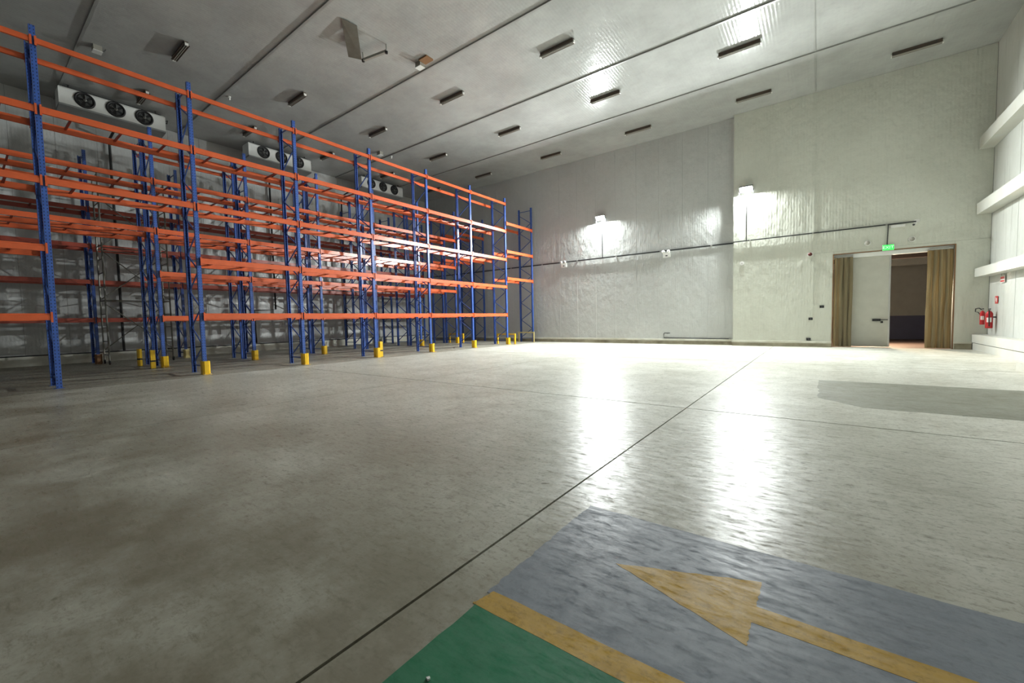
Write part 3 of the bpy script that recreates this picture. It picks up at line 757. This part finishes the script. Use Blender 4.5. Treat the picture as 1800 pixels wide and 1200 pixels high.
Geo().tube([(0, -0.017, -0.03), (0, -0.017, 0.03)], 0.008, 6).make('slot', 'black_steel', t)
# low hooked pipe on the recessed wall
t = thing('heater_cable_pipe', 'thin dark hooked pipe low on the recessed wall', 'pipe', (-6.22, YL-0.03, 0.25))
Geo().tube([(2.9, 0, 0.02), (0, 0, 0.04), (0, 0, 0.24), (0.03, 0, 0.28), (0.30, 0, 0.28)], 0.016).make('pipe_run', 'dark_pipe', t)
Geo().box(0.14, 0.22, -0.02, 0.02, 0.24, 0.262).make('clip', 'galvanised', t)

# fire extinguishers and signs on the right wall
def extinguisher(y, x, z, r, h, label, loop):
    t = thing('fire_extinguisher', label, 'extinguisher', (x, y, z), 'fire extinguishers on the right wall')
    Geo().lathe([(0.001, 0.0), (r*0.9, 0.0), (r, 0.02), (r, h*0.82), (r*0.8, h*0.92), (r*0.32, h), (0.001, h)], 'z', (0, 0, 0), 18).make('cylinder', 'extinguisher_red', t, smooth=True)
    Geo().lathe([(r*0.3, h+0.0005), (r*0.3, h+0.05), (0.001, h+0.05)], 'z', (0, 0, 0), 10).make('valve', 'galvanised', t)
    Geo().box(-0.012, 0.012, -0.10, 0.05, h+0.051, h+0.075).make('handle', 'black_steel', t)
    lab = Geo(); n = 7
    for i in range(n):
        a = math.pi*(1.22+0.42*i/(n-1))
        a2 = a
        for zz in (h*0.35, h*0.62): lab.v.append(((r+0.003)*math.cos(a2), (r+0.003)*math.sin(a2), zz))
    lab.f = [(2*i, 2*i+1, 2*i+3, 2*i+2) for i in range(n-1)]
    lab.make('label_sticker', 'white_plastic', t)
    if loop:
        pts = [(-0.02, 0.02, h+0.04), (-0.05, 0.14, h+0.09), (-0.10, 0.28, h+0.07), (-0.10, 0.30, h-0.03), (-0.06, 0.18, h-0.05), (-0.03, r+0.02, h*0.7), (-0.02, r+0.03, h*0.3)]
    else:
        pts = [(-0.02, -0.02, h+0.03), (-0.03, -r-0.04, h), (-0.03, -r-0.05, h*0.6), (-0.02, -r-0.03, h*0.12)]
    Geo().tube(pts, 0.014, 8).make('hose', 'rubber', t, smooth=True)
    Geo().box(r-0.005, XR-0.008-x, -0.05, 0.05, h*0.6, h*0.68).make('wall_bracket', 'black_steel', t)
extinguisher(19.98, 4.40, 0.75, 0.085, 0.56, 'larger red fire extinguisher with a white label on the right wall', False)
extinguisher(20.36, 4.33, 0.86, 0.06, 0.46, 'smaller red fire extinguisher with a looped hose next to the corner', True)
t = thing('safety_sign', 'small red square fire point sign above the extinguishers', 'sign', (XR-0.012, 19.95, 1.66))
Geo().box(-0.004, 0.0, -0.13, 0.13, -0.12, 0.12).make('plate', 'sign_red', t)
Geo().box(-0.007, -0.0045, -0.06, 0.0, -0.07, 0.05).make('extinguisher_symbol', 'white_plastic', t)
Geo().box(-0.007, -0.0045, 0.03, 0.07, -0.04, 0.08).make('flame_symbol', 'white_plastic', t)
t = thing('safety_sign', 'red and white hanging sign under the lowest girt', 'sign', (XR-0.04, 19.35, 2.28))
Geo().box(-0.004, 0.0, -0.19, 0.19, -0.10, 0.10).make('plate', 'white_plastic', t)
Geo().box(-0.007, -0.0045, -0.17, 0.17, 0.01, 0.08).make('red_band', 'sign_red', t)
Geo().box(-0.007, -0.0045, -0.17, 0.17, -0.08, -0.03).make('red_band', 'sign_red', t)
for s in (-0.13, 0.13): Geo().tube([(-0.002, s, 0.101), (-0.002, s, 0.178)], 0.006, 6).make('hanging_wire', 'galvanised', t)

# litter on the green floor
t = Geo().prism([(-0.008, -0.004), (0.006, -0.007), (0.009, 0.003), (0.0, 0.007)], 'z', 0.0, 0.007).make('litter_scrap', 'white_plastic', None, (-1.16, 0.99, 0.0016))
tag(t, 'tiny white scrap lying on the green painted floor', 'litter')
